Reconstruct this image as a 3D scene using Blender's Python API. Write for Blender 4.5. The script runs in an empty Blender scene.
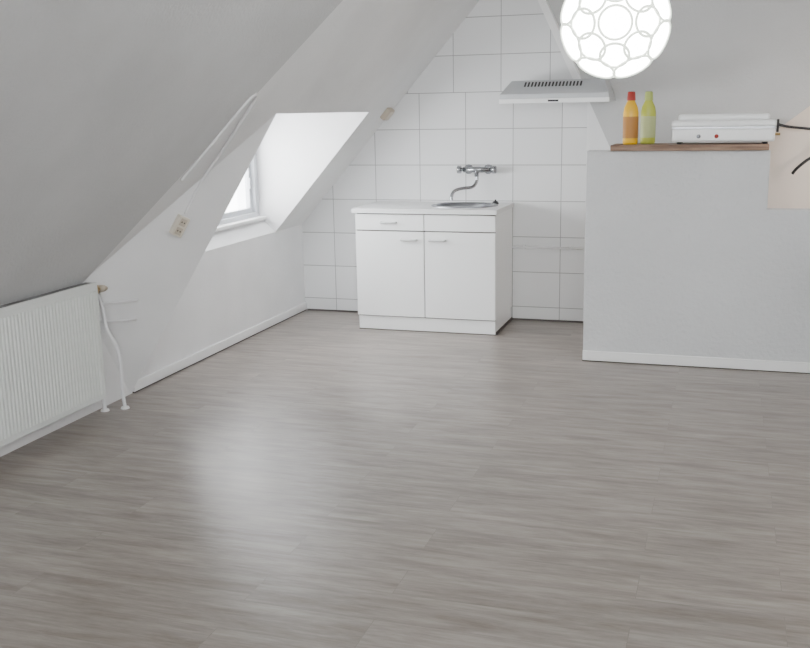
import bpy, bmesh, math, random
from mathutils import Vector, Matrix
random.seed(4)
S=bpy.context.scene
# ------------------------------------------------------------------ materials
def newmat(name):
    m=bpy.data.materials.new(name); m.use_nodes=True
    nt=m.node_tree; b=nt.nodes['Principled BSDF']; return m,nt,b
def simple(name,col,rough=.5,metal=0,emis=None,es=0,trans=0,alpha=None):
    m,nt,b=newmat(name)
    b.inputs['Base Color'].default_value=(*col,1); b.inputs['Roughness'].default_value=rough
    b.inputs['Metallic'].default_value=metal
    if emis: b.inputs['Emission Color'].default_value=(*emis,1); b.inputs['Emission Strength'].default_value=es
    if trans: b.inputs['Transmission Weight'].default_value=trans
    return m
def paint(name,col,var=.04,scale=2.0,bump=.15,bscale=60,rough=.75):
    m,nt,b=newmat(name); N=nt.nodes; L=nt.links
    tc=N.new('ShaderNodeTexCoord')
    n=N.new('ShaderNodeTexNoise'); n.inputs['Scale'].default_value=scale; n.inputs['Detail'].default_value=5
    L.new(tc.outputs['Object'],n.inputs['Vector'])
    cr=N.new('ShaderNodeValToRGB'); cr.color_ramp.elements[0].position=.3; cr.color_ramp.elements[1].position=.7
    cr.color_ramp.elements[0].color=(*[c*(1-var) for c in col],1); cr.color_ramp.elements[1].color=(*[min(1,c*(1+var*.5)) for c in col],1)
    L.new(n.outputs['Fac'],cr.inputs['Fac']); L.new(cr.outputs['Color'],b.inputs['Base Color'])
    n2=N.new('ShaderNodeTexNoise'); n2.inputs['Scale'].default_value=bscale; n2.inputs['Detail'].default_value=6
    L.new(tc.outputs['Object'],n2.inputs['Vector'])
    bp=N.new('ShaderNodeBump'); bp.inputs['Strength'].default_value=bump; bp.inputs['Distance'].default_value=.01
    L.new(n2.outputs['Fac'],bp.inputs['Height']); L.new(bp.outputs['Normal'],b.inputs['Normal'])
    b.inputs['Roughness'].default_value=rough
    return m
M_wall=paint('white_wall_paint',(.85,.85,.855),var=.07)
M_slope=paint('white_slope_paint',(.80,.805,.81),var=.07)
M_slope_shaded=paint('white_slope_paint_shaded',(.57,.575,.58),bump=.4,var=.08)  # near slope gets less light; that shade is put into a greyer colour
M_part=paint('partition_stucco',(.66,.67,.68),bump=.6,bscale=45,var=.06)
M_wall_shaded=paint('plaster_shaded',(.58,.585,.59),bump=.3,var=.06)  # right-hand plaster, darkened in colour for the weaker light on it
M_beige=paint('warm_beige_paint',(.88,.80,.73))
M_trim=simple('white_trim_gloss',(.88,.88,.88),.4)
M_dark=simple('dark_gap',(.10,.09,.085),.8)
M_lam=simple('white_laminate',(.93,.94,.94),.28)
M_top=simple('countertop_laminate',(.84,.85,.85),.3)
M_plast=simple('white_plastic',(.84,.84,.83),.4)
M_cream=simple('cream_plastic',(.50,.44,.35),.5)
M_chrome=simple('chrome',(.36,.37,.39),.18,1)
M_steel=simple('stainless_steel',(.33,.34,.36),.28,1)
M_rad=simple('radiator_enamel',(.70,.72,.70),.4)
M_black=simple('black_iron',(.02,.02,.022),.45)
M_brass=simple('brass',(.45,.33,.16),.35,1)
M_pipe=simple('painted_pipe',(.80,.80,.81),.45)
M_greyp=simple('grey_hood_metal',(.58,.60,.62),.4)
def wood(name,c1,c2):
    m,nt,b=newmat(name); N=nt.nodes; L=nt.links
    tc=N.new('ShaderNodeTexCoord'); mp=N.new('ShaderNodeMapping'); mp.inputs['Scale'].default_value=(3,40,40)
    n=N.new('ShaderNodeTexNoise'); n.inputs['Scale'].default_value=1.5; n.inputs['Detail'].default_value=6
    cr=N.new('ShaderNodeValToRGB'); cr.color_ramp.elements[0].color=(*c1,1); cr.color_ramp.elements[1].color=(*c2,1)
    cr.color_ramp.elements[0].position=.35; cr.color_ramp.elements[1].position=.65
    L.new(tc.outputs['Object'],mp.inputs['Vector']); L.new(mp.outputs['Vector'],n.inputs['Vector']); L.new(n.outputs['Fac'],cr.inputs['Fac'])
    L.new(cr.outputs['Color'],b.inputs['Base Color']); b.inputs['Roughness'].default_value=.5
    return m
M_wood=wood('shelf_wood',(.15,.08,.045),(.32,.20,.13))
def tilemat(name,ox):
    m,nt,b=newmat(name); N=nt.nodes; L=nt.links
    tc=N.new('ShaderNodeTexCoord'); sp=N.new('ShaderNodeSeparateXYZ'); cb=N.new('ShaderNodeCombineXYZ')
    L.new(tc.outputs['Object'],sp.inputs[0]); 
    ax=N.new('ShaderNodeMath'); ax.operation='ADD'; ax.inputs[1].default_value=ox+3.555
    az=N.new('ShaderNodeMath'); az.operation='ADD'; az.inputs[1].default_value=-.103+2.63
    L.new(sp.outputs['X'],ax.inputs[0]); L.new(sp.outputs['Z'],az.inputs[0])
    L.new(ax.outputs[0],cb.inputs['X']); L.new(az.outputs[0],cb.inputs['Y'])
    br=N.new('ShaderNodeTexBrick'); br.offset=0; br.squash=1
    br.inputs['Scale'].default_value=1; br.inputs['Brick Width'].default_value=.3555; br.inputs['Row Height'].default_value=.263
    br.inputs['Mortar Size'].default_value=.003; br.inputs['Mortar Smooth'].default_value=.2
    br.inputs['Color1'].default_value=(.81,.815,.82,1); br.inputs['Color2'].default_value=(.78,.785,.79,1); br.inputs['Mortar'].default_value=(.38,.38,.38,1)
    L.new(cb.outputs[0],br.inputs['Vector']); L.new(br.outputs['Color'],b.inputs['Base Color'])
    n=N.new('ShaderNodeTexNoise'); n.inputs['Scale'].default_value=5; L.new(tc.outputs['Object'],n.inputs['Vector'])
    mx=N.new('ShaderNodeMath'); mx.operation='MULTIPLY'; mx.inputs[1].default_value=.25; L.new(n.outputs['Fac'],mx.inputs[0])
    sb=N.new('ShaderNodeMath'); sb.operation='SUBTRACT'; L.new(mx.outputs[0],sb.inputs[0]); L.new(br.outputs['Fac'],sb.inputs[1])
    bp=N.new('ShaderNodeBump'); bp.inputs['Strength'].default_value=.4; bp.inputs['Distance'].default_value=.004
    L.new(sb.outputs[0],bp.inputs['Height']); L.new(bp.outputs['Normal'],b.inputs['Normal'])
    b.inputs['Roughness'].default_value=.25
    return m
M_tile=tilemat('white_wall_tiles',-.271)
M_tile2=tilemat('white_wall_tiles_upper',-.18)
def floormat():
    m,nt,b=newmat('grey_oak_vinyl_planks'); N=nt.nodes; L=nt.links
    tc=N.new('ShaderNodeTexCoord'); mp=N.new('ShaderNodeMapping'); mp.inputs['Location'].default_value=(10,10,0.37)
    L.new(tc.outputs['Object'],mp.inputs['Vector'])
    br=N.new('ShaderNodeTexBrick'); br.offset=.37; br.offset_frequency=2
    br.inputs['Scale'].default_value=1; br.inputs['Brick Width'].default_value=1.22; br.inputs['Row Height'].default_value=.18
    br.inputs['Mortar Size'].default_value=.0010; br.inputs['Mortar Smooth'].default_value=.1; br.inputs['Bias'].default_value=0
    br.inputs['Color1'].default_value=(0,0,0,1); br.inputs['Color2'].default_value=(1,1,1,1); br.inputs['Mortar'].default_value=(.5,.5,.5,1)
    L.new(mp.outputs['Vector'],br.inputs['Vector'])
    off=N.new('ShaderNodeVectorMath'); off.operation='MULTIPLY_ADD'
    L.new(br.outputs['Color'],off.inputs[0]); off.inputs[1].default_value=(7,3,11); L.new(mp.outputs['Vector'],off.inputs[2])
    def noise(sc,scale,det,rough=.6,dist=0):
        q=N.new('ShaderNodeMapping'); q.inputs['Scale'].default_value=sc
        L.new(off.outputs[0],q.inputs['Vector'])
        n=N.new('ShaderNodeTexNoise'); n.inputs['Scale'].default_value=scale; n.inputs['Detail'].default_value=det; n.inputs['Roughness'].default_value=rough
        n.inputs['Distortion'].default_value=dist
        L.new(q.outputs['Vector'],n.inputs['Vector']); return n
    n1=noise((1.5,10,1),1.7,8,.72,.2); n2=noise((4,60,1),1.5,4,.6); n3=noise((.9,3,1),1.5,4)
    def ramp(n,p0,c0,p1,c1):
        r=N.new('ShaderNodeValToRGB'); r.color_ramp.elements[0].position=p0; r.color_ramp.elements[1].position=p1
        r.color_ramp.elements[0].color=(*c0,1); r.color_ramp.elements[1].color=(*c1,1); L.new(n,r.inputs['Fac']); return r.outputs['Color']
    def mix(mode,f,a,bb):
        x=N.new('ShaderNodeMix'); x.data_type='RGBA'; x.blend_type=mode; x.inputs[0].default_value=f
        L.new(a,x.inputs[6]); L.new(bb,x.inputs[7]); return x.outputs[2]
    c=ramp(n1.outputs['Fac'],.34,(.182,.153,.130),.64,(.352,.314,.284))
    c=mix('MULTIPLY',.65,c,ramp(n2.outputs['Fac'],.3,(.76,.75,.74),.65,(1.06,1.06,1.06)))
    c=mix('MULTIPLY',.6,c,ramp(n3.outputs['Fac'],.3,(.80,.79,.78),.7,(1.1,1.1,1.1)))
    c=mix('MULTIPLY',.30,c,ramp(br.outputs['Color'],0,(.85,.85,.85),1,(1.08,1.07,1.06)))
    c=mix('MULTIPLY',.35,c,ramp(br.outputs['Fac'],0,(1,1,1),1,(.45,.43,.42)))
    L.new(c,b.inputs['Base Color'])
    b.inputs['Roughness'].default_value=.31
    bp=N.new('ShaderNodeBump'); bp.inputs['Strength'].default_value=.12; bp.inputs['Distance'].default_value=.002
    L.new(n2.outputs['Fac'],bp.inputs['Height']); L.new(bp.outputs['Normal'],b.inputs['Normal'])
    b.inputs['Specular IOR Level'].default_value=.6
    return m
M_floor=floormat()
# ------------------------------------------------------------------ helpers
def add(name,verts,faces,mat,parent=None,smooth=False,bevel=0,seg=2):
    me=bpy.data.meshes.new(name); me.from_pydata([tuple(v) for v in verts],[],faces); me.update()
    bm=bmesh.new(); bm.from_mesh(me); bmesh.ops.recalc_face_normals(bm,faces=bm.faces[:]); bm.to_mesh(me); bm.free()
    o=bpy.data.objects.new(name,me); S.collection.objects.link(o); me.materials.append(mat)
    if smooth:
        for p in me.polygons: p.use_smooth=True
    if parent: o.parent=parent
    if bevel:
        md=o.modifiers.new('bevel','BEVEL'); md.width=bevel; md.segments=seg; md.limit_method='ANGLE'
    return o
def box(name,a,b,mat,parent=None,bevel=0):
    x0,y0,z0=a; x1,y1,z1=b
    v=[(x0,y0,z0),(x1,y0,z0),(x1,y1,z0),(x0,y1,z0),(x0,y0,z1),(x1,y0,z1),(x1,y1,z1),(x0,y1,z1)]
    f=[(0,3,2,1),(4,5,6,7),(0,1,5,4),(1,2,6,5),(2,3,7,6),(3,0,4,7)]
    return add(name,v,f,mat,parent,bevel=bevel)
def prism(name,poly,off,mat,parent=None,bevel=0):
    n=len(poly); off=Vector(off); v=[Vector(p) for p in poly]+[Vector(p)+off for p in poly]
    f=[tuple(range(n)),tuple(range(2*n-1,n-1,-1))]+[(i,(i+1)%n,n+(i+1)%n,n+i) for i in range(n)]
    return add(name,v,f,mat,parent,bevel=bevel)
def empty(name,loc=(0,0,0)):
    e=bpy.data.objects.new(name,None); S.collection.objects.link(e); e.empty_display_size=.1
    return e
def smoothpts(pts,n=8):
    P=[Vector(p) for p in pts]; out=[]
    for i in range(len(P)-1):
        p0=P[max(i-1,0)];p1=P[i];p2=P[i+1];p3=P[min(i+2,len(P)-1)]
        for k in range(n):
            t=k/n
            out.append(.5*((2*p1)+(p2-p0)*t+(2*p0-5*p1+4*p2-p3)*t*t+(3*p1-p0-3*p2+p3)*t**3))
    out.append(P[-1]); return out
def tube(name,pts,r,mat,parent=None,seg=12,curve=True,closed=False):
    P=smoothpts(pts) if curve and len(pts)>2 else [Vector(p) for p in pts]
    n=len(P); v=[];f=[]
    prev=None
    for i,p in enumerate(P):
        if closed: t=(P[(i+1)%n]-P[i-1]).normalized()
        else: t=(P[min(i+1,n-1)]-P[max(i-1,0)]).normalized()
        if prev is None:
            a=t.orthogonal().normalized()
        else: a=(prev-t*prev.dot(t)).normalized()
        prev=a; b=t.cross(a)
        for k in range(seg):
            an=2*math.pi*k/seg; v.append(p+(a*math.cos(an)+b*math.sin(an))*r)
    for i in range(n if closed else n-1):
        j=(i+1)%n
        for k in range(seg):
            k2=(k+1)%seg; f.append((i*seg+k,i*seg+k2,j*seg+k2,j*seg+k))
    if not closed:
        f.append(tuple(range(seg))); f.append(tuple(range((n-1)*seg,n*seg)))
    return add(name,v,f,mat,parent,smooth=True)
def lathe(name,prof,mat,loc,parent=None,seg=40,axis='Z',sx=1,sy=1,rot=None):
    v=[];f=[];n=len(prof)
    for k in range(seg):
        a=2*math.pi*k/seg
        for r,z in prof: v.append(Vector((r*math.cos(a)*sx,r*math.sin(a)*sy,z)))
    for k in range(seg):
        k2=(k+1)%seg
        for i in range(n-1): f.append((k*n+i,k2*n+i,k2*n+i+1,k*n+i+1))
    R=Matrix.Identity(3)
    if axis=='Y': R=Matrix.Rotation(math.radians(90),3,'X')
    if axis=='X': R=Matrix.Rotation(math.radians(90),3,'Y')
    v=[R@p+Vector(loc) for p in v]
    o=add(name,v,f,mat,parent,smooth=True)
    bm=bmesh.new(); bm.from_mesh(o.data); bmesh.ops.remove_doubles(bm,verts=bm.verts[:],dist=1e-5); bmesh.ops.recalc_face_normals(bm,faces=bm.faces[:]); bm.to_mesh(o.data); bm.free()
    return o
# ------------------------------------------------------------------ room shell
K=.69; MS=1.13
def rz(x): return K+MS*x
YR=-9.0; XRG=2.62; XE=2*XRG
nrm=Vector((-MS,0,1)).normalized()   # outward
box('floor',(-.35,YR,-.1),(XE+.2,.25,0),M_floor)
def xz(pts,y): return [(x,y,z) for x,z in pts]
XT=2.225; zsp=1.681
back=empty('wall_back')
prism('tiles_lower',xz([(0,0),(XT,0),(XT,zsp),((zsp-K)/MS,zsp),(0,K)],0),(0,.12,0),M_tile,back)
prism('tiles_upper',xz([((zsp-K)/MS,zsp),(XT,zsp),(XT,rz(XT))],0),(0,.12,0),M_tile2,back)
prism('plaster_right',xz([(XT,0),(3.2,0),(3.2,rz(XE-3.2)),(XRG,rz(XRG)),(XT,rz(XT))],0),(0,.12,0),M_wall,back)
prism('stair_wall',xz([(3.2,0),(XE,0),(XE,K),(3.2,rz(XE-3.2))],0),(0,.12,0),M_beige,back)
prism('plaster_panel',xz([(1.835,2.47),(2.405,1.26),(2.53,1.0),(3.30,1.0),(3.47,1.37),(3.80,1.63),(3.80,rz(XE-3.80)-.01),(XRG,rz(XRG)-.01),(1.61,rz(1.61)-.01)],-.05),(0,.05,0),M_wall_shaded,back)
tr=Vector((.49,0,-1.04)).normalized(); pr=Vector((-tr.z,0,tr.x))
a=Vector((1.79,-.13,2.608)); e=Vector((2.235,-.13,1.665))
prism('trim_1',[a,e,e-pr*.05,a-pr*.05],(0,.13,0),M_trim)
box('wall_left',(-.12,YR,0),(0,0,K),M_wall)
prism('wall_left_cap',[(0,-2.05,K),(-.12,-2.05,.80),(-.12,-2.05,K-.01),(-.01,-2.05,K-.01)],(0,1.55,0),M_wall)
def sl(x,y): return Vector((x,y,rz(x)))
off=nrm*.10
roof=empty('ceiling')
prism('slope_left_near',[sl(0,YR),sl(XRG,YR),sl(XRG,-2.05),sl(0,-2.05)],off,M_slope,roof)
prism('slope_left_header',[sl(.765,-2.05),sl(XRG,-2.05),sl(XRG,0.1),sl(.765,0.1)],off,M_slope,roof)
prism('slope_left_far',[sl(0,-.5),sl(.765,-.5),sl(.765,0.1),sl(0,0.1)],off,M_slope,roof)
prism('slope_left_boarding',[sl(0,YR),sl(XRG,YR),sl(XRG,-1.61),sl(1.26,-2.30),sl(0,-2.95)],-nrm*.012,M_slope_shaded,roof)
def sr(x,y): return Vector((x,y,rz(XE-x)))
prism('slope_right',[sr(XRG,YR),sr(XE,YR),sr(XE,0.1),sr(XRG,0.1)],Vector((MS,0,1)).normalized()*.1,M_slope,roof)
box('wall_right',(XE,YR,0),(XE+.12,.12,K),M_wall)
# unseen gable wall added to dim the near floor: solid breast, glazed gable above
ZB=1.05
prism('wall_front_added',xz([(0,0),(XE,0),(XE,K),(XE-(ZB-K)/MS,ZB),((ZB-K)/MS,ZB),(0,K)],YR),(0,-.12,0),M_wall)
gw=empty('window_2')
for i,x in enumerate((XRG-1.1,XRG,XRG+1.1)):
    box('gable_mullion_%d'%i,(x-.03,YR-.08,ZB),(x+.03,YR,min(rz(x),rz(XE-x))-.02),M_trim,gw)
box('gable_rail',(.35,YR-.08,ZB),(XE-.35,YR,ZB+.06),M_trim,gw)
# dormer
dorm=empty('dormer')
zc=rz(.765)
box('dormer_ceiling',(-.3,-2.15,zc-.002),(.762,-.40,zc+.1),M_wall,dorm)
prism('cheek_far',[(.002,-.502,K+.003),(.764,-.502,zc),(-.3,-.502,zc),(-.3,-.502,.6),(-.01,-.502,.6)],(0,.09,0),M_wall,dorm)
prism('cheek_near',[(.002,-2.048,K+.003),(.764,-2.048,zc),(-.3,-2.048,zc),(-.3,-2.048,.6),(-.01,-2.048,.6)],(0,-.09,0),M_wall,dorm)
A0=Vector((0,-2.53,0));B0=Vector((0,-2.95,K));A1=Vector((.765,-2.05,zc));K0=Vector((0,-2.05,K))
add('trim_2',[A0,B0,A1,K0],[(0,1,2),(0,2,3),(0,3,1),(1,3,2)],M_slope)
win=empty('window_1')
wy0,wy1=-2.04,-.51; wz0,wz1=.79,zc-.005
M_wf=simple('window_frame_paint',(.55,.57,.60),.4)
box('frame_bottom',(-.20,wy0,wz0-.02),(-.12,wy1,wz0+.05),M_wf,win,.004)
box('frame_top',(-.20,wy0,wz1-.05),(-.12,wy1,wz1),M_wf,win,.004)
for i,y in enumerate((wy0,wy1-.05)): box('frame_side_%d'%i,(-.20,y,wz0+.05),(-.12,y+.05,wz1-.05),M_wf,win,.004)
box('mullion',(-.19,-1.21,wz0+.05),(-.12,-1.15,wz1-.05),M_wf,win,.004)
for i,(ya,yb) in enumerate(((-1.99,-1.21),(-1.15,-.56))):
    x0,x1=-.185,-.150; s=.035; za,zb=wz0+.05,wz1-.05
    box('sash_b%d'%i,(x0,ya,za),(x1,yb,za+s),M_wf,win,.003); box('sash_t%d'%i,(x0,ya,zb-s),(x1,yb,zb),M_wf,win,.003)
    box('sash_l%d'%i,(x0,ya,za+s),(x1,ya+s,zb-s),M_wf,win,.003); box('sash_r%d'%i,(x0,yb-s,za+s),(x1,yb,zb-s),M_wf,win,.003)
box('sill',(-.13,wy0,.785),(-.06,wy1,.808),M_trim,win,.004)
box('lock',(-.150,-.64,1.02),(-.12,-.62,1.10),M_chrome,win,.003)
# baseboards
box('baseboard_left',(0,-2.51,.008),(.016,-.003,.065),M_trim,bevel=.003)
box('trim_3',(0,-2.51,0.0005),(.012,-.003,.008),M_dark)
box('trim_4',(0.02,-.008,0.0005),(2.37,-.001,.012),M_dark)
YP=-1.142
part=empty('wall_partition')
prism('partition_body',[(2.378,YP,0),(XE,YP,0),(XE,YP,.96),(3.42,YP,.96),(3.42,YP,1.30),(2.378,YP,1.30)],(0,.11,0),M_part,part,bevel=.004)
box('baseboard_partition',(2.378,YP-.014,.006),(XE,YP-.0005,.068),M_trim,bevel=.003)
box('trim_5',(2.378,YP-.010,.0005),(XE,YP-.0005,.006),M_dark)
sh=box('wooden_shelf',(2.52,YP-.035,1.3005),(3.41,YP+.26,1.335),M_wood,bevel=.003)
# ------------------------------------------------------------------ kitchen cabinet
kc=empty('kitchen_sink_cabinet')
X0,X1=.668,1.692; YF=-.575
box('carcass',(X0,YF+.02,.10),(X1,-.004,.85),M_lam,kc,.001)
box('plinth',(X0+.006,YF+.008,.004),(X1-.003,-.03,.10),M_lam,kc,.001)
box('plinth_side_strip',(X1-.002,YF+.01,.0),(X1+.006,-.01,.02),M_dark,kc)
box('plinth_shadow_strip',(X0+.006,YF+.004,.0),(X1,YF+.02,.006),M_dark,kc)  # dark strip standing in for the shadow at the cabinet base
xm=(X0+X1)/2
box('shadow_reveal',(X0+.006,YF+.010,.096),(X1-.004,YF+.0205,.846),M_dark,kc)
for nm,a,b in (('door_left_leaf',X0+.001,xm-.003),('door_right_leaf',xm+.003,X1-.001)):
    box(nm,(a,YF-.008,.108),(b,YF+.012,.720),M_lam,kc,.002)
for nm,a,b in (('drawer_front',X0+.001,xm-.003),('sink_false_front',xm+.003,X1-.001)):
    box(nm,(a,YF-.008,.729),(b,YF+.012,.841),M_lam,kc,.002)
M_hand=simple('handle_plastic',(.66,.67,.67),.35)
def handle(n,xc,z):
    y=YF-.008
    tube(n,[(xc-.055,y,z),(xc-.053,y-.022,z),(xc-.03,y-.028,z),(xc+.03,y-.028,z),(xc+.053,y-.022,z),(xc+.055,y,z)],.008,M_hand,kc)
handle('handle_drawer',xm-.26,.785); handle('handle_door_l',xm-.11,.665); handle('handle_door_r',xm+.10,.665)
cx,cy=1.40,-.29; RX,RY=.215,.175; ns=48
cxa,cxb,cya,cyb=X0-.022,X1+.012,-.60,-.003; z0,z1=.85,.882
v=[];f=[]
def rim(a):
    dx,dy=math.cos(a),math.sin(a)
    t=1e9
    if dx>1e-9:t=min(t,(cxb-cx)/dx)
    if dx<-1e-9:t=min(t,(cxa-cx)/dx)
    if dy>1e-9:t=min(t,(cyb-cy)/dy)
    if dy<-1e-9:t=min(t,(cya-cy)/dy)
    return cx+dx*t,cy+dy*t
angs=sorted([2*math.pi*i/ns for i in range(ns)]+[math.atan2(yy-cy,xx-cx)%(2*math.pi) for xx in (cxa,cxb) for yy in (cya,cyb)])
n=len(angs)
for z in (z1,z0):
    for a in angs:
        v.append((cx+RX*math.cos(a),cy+RY*math.sin(a),z)); 
    for a in angs:
        x,y=rim(a); v.append((x,y,z))
for i in range(n):
    j=(i+1)%n
    f+= [(i,j,n+j,n+i),(2*n+i,3*n+i,3*n+j,2*n+j),(n+i,n+j,3*n+j,3*n+i),(i,2*n+i,2*n+j,j)]
add('countertop',v,f,M_top,kc)
prof=[(1.13,.0),(1.13,.006),(1.05,.009),(1.0,.003),(.97,-.03),(.90,-.12),(.6,-.14),(.12,-.145),(.0,-.145)]
lathe('sink_bowl',[(r*.2,z) for r,z in prof],M_steel,(cx,cy,z1),kc,seg=56,sx=RX/.2,sy=RY/.2)
lathe('sink_drain',[(0,.004),(.03,.004),(.035,0)],M_chrome,(cx,cy,z1-.144),kc,seg=24)
lathe('sink_plug',[(0,0),(.022,0),(.026,.006),(.02,.02),(.008,.024),(.006,.034),(0,.036)],M_black,(1.60,-.17,z1),kc,seg=20)
# ------------------------------------------------------------------ wall mixer tap
fa=empty('wall_mixer_faucet')
fz=1.125
for i,x in enumerate((1.36,1.51)):
    lathe('rosette_%d'%i,[(0,.0),(.036,.0),(.034,.014),(.018,.022),(.014,.05),(0,.05)],M_chrome,(x,-.001,fz),fa,seg=24,axis='Y')
tube('mixer_body',[(1.335,-.062,fz),(1.535,-.062,fz)],.021,M_chrome,fa,curve=False,seg=16)
for i,(x,s) in enumerate(((1.335,-1),(1.535,1))):
    tube('handle_neck_%d'%i,[(x,-.062,fz),(x+s*.02,-.062,fz)],.014,M_chrome,fa,curve=False)
    tube('tap_handle_%d'%i,[(x+s*.018,-.062,fz),(x+s*.045,-.062,fz)],.028,M_chrome,fa,curve=False,seg=8)
lathe('spout_collar',[(0,-.035),(.016,-.035),(.017,0),(.017,.01)],M_chrome,(1.435,-.062,fz-.015),fa,seg=20)
tube('swan_spout',[(1.435,-.062,fz-.03),(1.436,-.066,fz-.085),(1.41,-.10,fz-.125),(1.35,-.16,fz-.13),(1.305,-.21,fz-.145),(1.29,-.235,fz-.18),(1.29,-.24,fz-.215)],.012,M_chrome,fa)
# ------------------------------------------------------------------ cooker hood
hd=empty('cooker_hood')
hx0,hx1=1.70,2.43
def hx(prof,x0,x1):
    v=[(x0+i,y,z) for (y,z,i) in prof]+[(x1-i,y,z) for (y,z,i) in prof]; n=len(prof)
    f=[tuple(range(n)),tuple(range(2*n-1,n-1,-1))]+[(i,(i+1)%n,n+(i+1)%n,n+i) for i in range(n)]
    return v,f
v,f=hx([(-.055,1.60,0),(-.50,1.60,0),(-.50,1.652,0),(-.34,1.745,.05),(-.055,1.745,.05)],hx0,hx1)
add('hood_body',v,f,M_greyp,hd,bevel=.004)
box('hood_lip',(hx0-.003,-.506,1.592),(hx1+.003,-.485,1.622),M_lam,hd,.003)
box('hood_filter',(hx0+.05,-.46,1.594),(hx1-.05,-.12,1.60),M_steel,hd)
dv=Vector((0,.16,.093)).normalized(); nn=Vector((0,-.093,.16)).normalized()
for i in range(17):
    x=1.85+i*.0235
    c=Vector((x,-.50,1.652))+dv*.125
    p=[c-dv*.03+nn*.001,c+dv*.03+nn*.001,c+dv*.03+Vector((.012,0,0))+nn*.001,c-dv*.03+Vector((.012,0,0))+nn*.001]
    prism('vent_slot_%d'%i,p,nn*.002,M_black,hd)
box('hood_switch',(2.03,-.5095,1.600),(2.10,-.506,1.612),M_black,hd)
gp=empty('gas_pipe')
tube('pipe_run',[(1.70,-.028,.555),(2.223,-.028,.555)],.009,M_pipe,gp,curve=False)
for i,x in enumerate((1.78,2.12)): box('pipe_clip_%d'%i,(x,-.04,.54),(x+.015,-.0,.57),M_pipe,gp,.002)
# ------------------------------------------------------------------ bottles
def bottle(nm,x,y,bc,cc,lc,h,r):
    z=1.335; e=empty(nm)
    lathe('body',[(0,0),(r*.92,0),(r,.01),(r,h*.60),(r*.88,h*.70),(r*.5,h*.82),(r*.42,h*.86),(0,h*.86)],bc,(x,y,z+.0005),e,seg=28,sy=.7)
    lathe('label',[(r*1.01,h*.12),(r*1.02,h*.13),(r*1.02,h*.52),(r*1.01,h*.53)],lc,(x,y,z),e,seg=28,sy=.7)
    lathe('cap',[(r*.55,h*.83),(r*.57,h*.85),(r*.5,h*.98),(r*.4,h),(0,h)],cc,(x,y,z),e,seg=20)
M_yb=simple('yellow_bottle',(.80,.46,.01),.35); M_red=simple('red_cap',(.38,.03,.02),.4); M_lab=simple('orange_label',(.45,.20,.04),.5)
M_gb=simple('lime_bottle',(.46,.50,.07),.3); M_gc=simple('pale_green_cap',(.42,.50,.14),.4); M_lab2=simple('pale_label',(.45,.50,.24),.5)
bottle('cleaning_bottle',2.625,-1.07,M_yb,M_red,M_lab,.31,.045)
bottle('cleaning_bottle',2.72,-.98,M_gb,M_gc,M_lab2,.31,.045)
# ------------------------------------------------------------------ tabletop gas cooker, lid closed
ck=empty('portable_gas_cooker')
cz=1.3355
box('cooker_base',(2.87,-1.12,cz+.012),(3.44,-.84,cz+.092),M_lam,ck,.012)
box('cooker_seam',(2.872,-1.118,cz+.088),(3.438,-.842,cz+.100),M_steel,ck,.002)
box('cooker_lid',(2.865,-1.125,cz+.098),(3.445,-.835,cz+.136),M_lam,ck,.011)
box('cooker_lid_crown',(2.90,-1.10,cz+.134),(3.41,-.86,cz+.172),M_lam,ck,.013)
for i,(x,y) in enumerate(((2.91,-1.09),(3.39,-1.09),(2.91,-.90),(3.39,-.90))): lathe('foot_%d'%i,[(0,0),(.014,0),(.014,.014),(0,.014)],M_black,(x,y,cz),ck,seg=14)
for i,x in enumerate((3.02,3.12)): lathe('knob_%d'%i,[(0,.0),(.010,.0),(.012,.008),(0,.010)],M_red if i else M_steel,(x,-1.112,cz+.045),ck,seg=16,axis='Y')
tube('gas_nozzle',[(3.44,-.95,cz+.05),(3.475,-.95,cz+.05)],.008,M_brass,ck,curve=False)
# ------------------------------------------------------------------ iron bracket in stairwell
hk=empty('iron_wall_bracket')
box('plate',(3.49,-.075,1.375),(3.505,-.051,1.46),M_black,hk,.002)
tube('arm',[(3.50,-.085,1.425),(3.60,-.09,1.405),(3.95,-.09,1.37)],.009,M_black,hk)
tube('curl',[(3.605,-.085,1.10),(3.63,-.09,1.135),(3.69,-.09,1.19),(3.78,-.09,1.25),(3.87,-.09,1.37)],.010,M_black,hk)
box('stud',(3.90,-.09,1.35),(3.92,0,1.39),M_black,hk)
# ------------------------------------------------------------------ pendant lamp
lp=empty('pendant_lamp')
LC=Vector((2.733,-3.08,1.885)); LR=.212
M_shell,nt,b=newmat('frosted_shell')
b.inputs['Base Color'].default_value=(.9,.9,.9,1); b.inputs['Roughness'].default_value=.4
b.inputs['Emission Color'].default_value=(1,1,.99,1)
b.inputs['Emission Strength'].default_value=24.0
M_ring=simple('shell_outline',(.6,.62,.56),.5,emis=(.80,.88,.74),es=2.2)
bm=bmesh.new(); bmesh.ops.create_uvsphere(bm,u_segments=48,v_segments=32,radius=LR); 
me=bpy.data.meshes.new('globe'); bm.to_mesh(me); bm.free(); me.materials.append(M_shell)
g=bpy.data.objects.new('globe',me); S.collection.objects.link(g); g.location=LC; g.parent=lp
for p in me.polygons:p.use_smooth=True
ax=Vector((.11,-1,-.075)).normalized(); u=ax.orthogonal().normalized(); w=ax.cross(u)
def ring(c,ang,k):
    c=c.normalized(); a=c.orthogonal().normalized(); b2=c.cross(a)
    pts=[LC+(LR+.002)*(c*math.cos(ang)+(a*math.cos(t)+b2*math.sin(t))*math.sin(ang)) for t in [2*math.pi*i/40 for i in range(40)]]
    tube('petal_%d'%k,pts,.006,M_ring,lp,seg=6,curve=False,closed=True)
k=0
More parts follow.
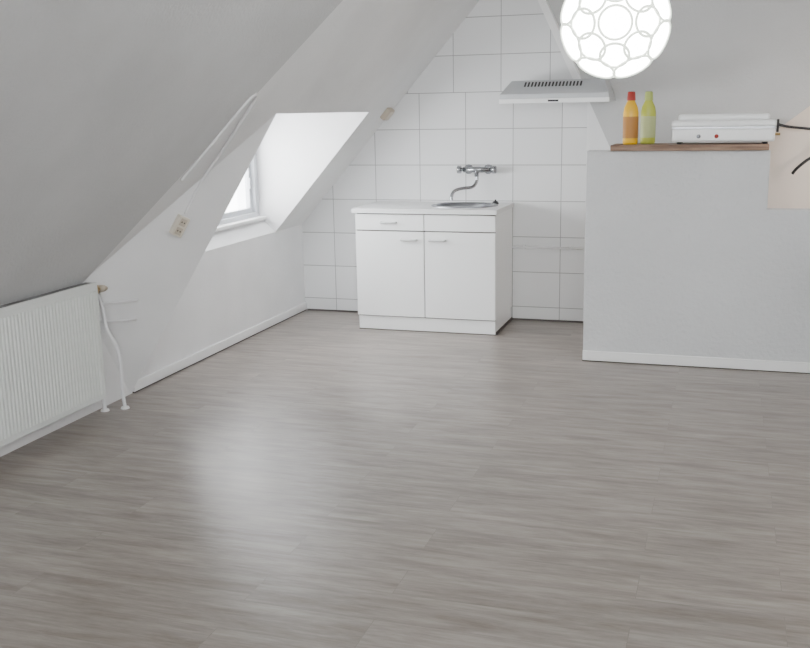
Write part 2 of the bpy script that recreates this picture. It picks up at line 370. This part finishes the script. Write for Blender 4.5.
for sgn in (1,-1):
    ring(ax*sgn,math.radians(17),k);k+=1
    for i in range(8):
        t=2*math.pi*i/8; ring(sgn*ax*math.cos(math.radians(36))+(u*math.cos(t)+w*math.sin(t))*math.sin(math.radians(36)),math.radians(15),k);k+=1
    for i in range(8):
        t=2*math.pi*(i+.5)/8; ring(sgn*ax*math.cos(math.radians(66))+(u*math.cos(t)+w*math.sin(t))*math.sin(math.radians(66)),math.radians(21),k);k+=1
tube('cord',[LC+Vector((0,0,LR)),(LC.x,LC.y,rz(XE-LC.x)-.0)],.004,M_plast,lp,curve=False)
lathe('lamp_cap',[(0,.05),(.03,.045),(.035,0),(.05,-.01)],M_plast,LC+Vector((0,0,LR)),lp,seg=20)
lathe('ceiling_rose',[(0,-.05),(.03,-.05),(.05,0),(.05,.03)],M_plast,(LC.x,LC.y,rz(XE-LC.x)-.05),lp,seg=20)
# ------------------------------------------------------------------ radiator
rd=empty('radiator')
ry0,ry1=-4.1,-2.905
box('panel',(.075,ry0,.09),(.098,ry1,.70),M_rad,rd,.004)
box('panel_back',(.022,ry0,.09),(.040,ry1,.70),M_rad,rd,.004)
ny=46; st=(ry1-ry0-.04)/ny
v=[];f=[]
for i in range(ny):
    y=ry0+.02+i*st; q=len(v)
    xb,xf=.0975,.1035
    v+=[(xb,y+st*.12,.12),(xb,y+st*.88,.12),(xf,y+st*.68,.12),(xf,y+st*.32,.12),(xb,y+st*.12,.67),(xb,y+st*.88,.67),(xf,y+st*.68,.67),(xf,y+st*.32,.67)]
    f+=[(q,q+1,q+2,q+3),(q+4,q+7,q+6,q+5),(q+1,q+5,q+6,q+2),(q+2,q+6,q+7,q+3),(q+3,q+7,q+4,q)]
add('ribs',v,f,M_rad,rd)
M_rtop=simple('radiator_grille_grey',(.42,.43,.43),.5)
box('top_grille',(.030,ry0,.700),(.088,ry1,.712),M_rtop,rd,.002)
for i,x in enumerate((.022,.088)): box('top_rim_%d'%i,(x,ry0,.698),(x+.012,ry1,.716),M_rad,rd,.002)
for i in range(40):
    y=ry0+.03+i*.029
    box('slot_%d'%i,(.038,y,.7115),(.082,y+.018,.7125),M_dark,rd)
box('side_cover',(.022,ry1-.002,.10),(.100,ry1+.003,.705),M_rad,rd,.002)
for i,y in enumerate((-3.9,-3.1)): box('wall_bracket_%d'%i,(0,y,.2),(.03,y+.03,.6),M_rad,rd)
tube('valve_tail',[(.06,ry1,.665),(.06,ry1+.07,.665)],.010,M_brass,rd,curve=False)
tube('valve_body',[(.06,ry1+.04,.645),(.06,ry1+.04,.69)],.016,M_brass,rd,curve=False)
tube('valve_head',[(.06,ry1+.07,.665),(.06,ry1+.125,.665)],.021,M_cream,rd,curve=False,seg=14)
tube('supply_pipe',[(.06,ry1+.04,.65),(.058,ry1+.04,.50),(.05,ry1+.045,.2),(.05,ry1+.05,.002)],.011,M_pipe,rd)
tube('return_pipe',[(.06,ry1+.06,.64),(.075,ry1+.07,.56),(.085,ry1+.075,.45),(.125,ry1+.10,.34),(.13,ry1+.11,.22),(.125,ry1+.115,.1),(.13,ry1+.12,.002)],.0095,M_pipe,rd)
lathe('floor_collar_0',[(.009,.012),(.02,.01),(.024,.0005)],M_plast,(.05,ry1+.05,0),rd,seg=18)
lathe('floor_collar_1',[(.009,.012),(.02,.01),(.024,.0005)],M_plast,(.13,ry1+.12,0),rd,seg=18)
wn=Vector((.847,-.454,-.276))
def onw(s,z):
    pB=B0.lerp(A0,(K-z)/K); pA=A0.lerp(A1,z/zc); return pB.lerp(pA,s)
for i,z in enumerate((.59,.48)):
    tube('branch_pipe_%d'%i,[onw(.05,z)+wn*.012,onw(.5,z-.02)+wn*.012],.007,M_pipe,rd,curve=False)
# ------------------------------------------------------------------ socket, junction box, conduit
def oriented(name,c,n,up,w,h,d,mat,parent,bev=.003):
    n=n.normalized(); r=up.cross(n).normalized(); uu=n.cross(r)
    p=[c-r*w/2-uu*h/2,c+r*w/2-uu*h/2,c+r*w/2+uu*h/2,c-r*w/2+uu*h/2]
    return prism(name,p,n*d,mat,parent,bevel=bev)
M_sock=simple('aged_socket_plastic',(.66,.62,.53),.4)
so=empty('wall_socket'); c=Vector((.345,-2.476,.967)); upd=(A1-A0).normalized()
oriented('socket_box',c,wn,upd,.075,.115,.03,M_sock,so,.005)
for i,s in enumerate((-.026,.026)):
    oriented('socket_well_%d'%i,c+upd*s+wn*.030,wn,upd,.042,.042,.0015,M_cream,so,.001)
    for j,s2 in enumerate((-.009,.009)):
        oriented('pin_%d%d'%(i,j),c+upd*s+wn*.0315+upd.cross(wn)*s2,wn,upd,.007,.007,.001,M_black,so,0)
jb=empty('junction_box'); rn=-nrm; ru=Vector((1,0,MS)).normalized()
cc=sl(.76,-.13)
oriented('box_base',cc,rn,ru,.095,.095,.04,M_cream,jb,.006); oriented('box_lid',cc+rn*.04,rn,ru,.075,.075,.006,M_sock,jb,.003)
pts=[sl(x,y)+rn*.016 for x,y in [(.48,-2.66),(.66,-2.61),(.80,-2.57),(.85,-2.54),(.845,-2.49),(.72,-2.455),(.60,-2.43)]]+[sl(.46,-2.41)+rn*.014,c+upd*.07+wn*.012]
tube('cable_conduit',pts,.008,M_slope,roof)
# ------------------------------------------------------------------ overcast sky, brighter towards the dormer side (west)
W=bpy.data.worlds.new('overcast'); S.world=W; W.use_nodes=True
N=W.node_tree.nodes; L=W.node_tree.links
bg=N['Background']; bg.inputs['Color'].default_value=(.965,.985,1,1)
tc=N.new('ShaderNodeTexCoord'); sp=N.new('ShaderNodeSeparateXYZ'); L.new(tc.outputs['Generated'],sp.inputs[0])
mr=N.new('ShaderNodeMapRange'); mr.interpolation_type='SMOOTHSTEP'
mr.inputs[1].default_value=-.35; mr.inputs[2].default_value=-.80; mr.inputs[3].default_value=10.0; mr.inputs[4].default_value=30.0
L.new(sp.outputs['X'],mr.inputs[0]); L.new(mr.outputs[0],bg.inputs['Strength'])
def light(name,typ,loc,e,col=(1,1,1),**kw):
    l=bpy.data.lights.new(name,typ); l.energy=e; l.color=col
    for k_,v_ in kw.items(): setattr(l,k_,v_)
    o=bpy.data.objects.new(name,l); S.collection.objects.link(o); o.location=loc; return o
light('stair_bulb','POINT',(4.3,-.6,1.3),12,(1,.85,.70),shadow_soft_size=.08)
# ------------------------------------------------------------------ camera
f_,cx_,cy_,cz_,yaw,pit,rol=1000.3,3.1837,-7.2968,1.5538,-.3106,.2096,-.0175
fw=Vector((math.sin(yaw)*math.cos(pit),math.cos(yaw)*math.cos(pit),-math.sin(pit)))
r=Vector((math.cos(yaw),-math.sin(yaw),0)); u=r.cross(fw)
r2=r*math.cos(rol)+u*math.sin(rol); u2=-r*math.sin(rol)+u*math.cos(rol)
cd=bpy.data.cameras.new('camera'); co=bpy.data.objects.new('camera',cd); S.collection.objects.link(co)
cd.sensor_fit='HORIZONTAL'; cd.sensor_width=36; cd.lens=f_/810*36
Mx=Matrix((r2,u2,-fw)).transposed().to_4x4(); Mx.translation=Vector((cx_,cy_,cz_)); co.matrix_world=Mx
S.camera=co
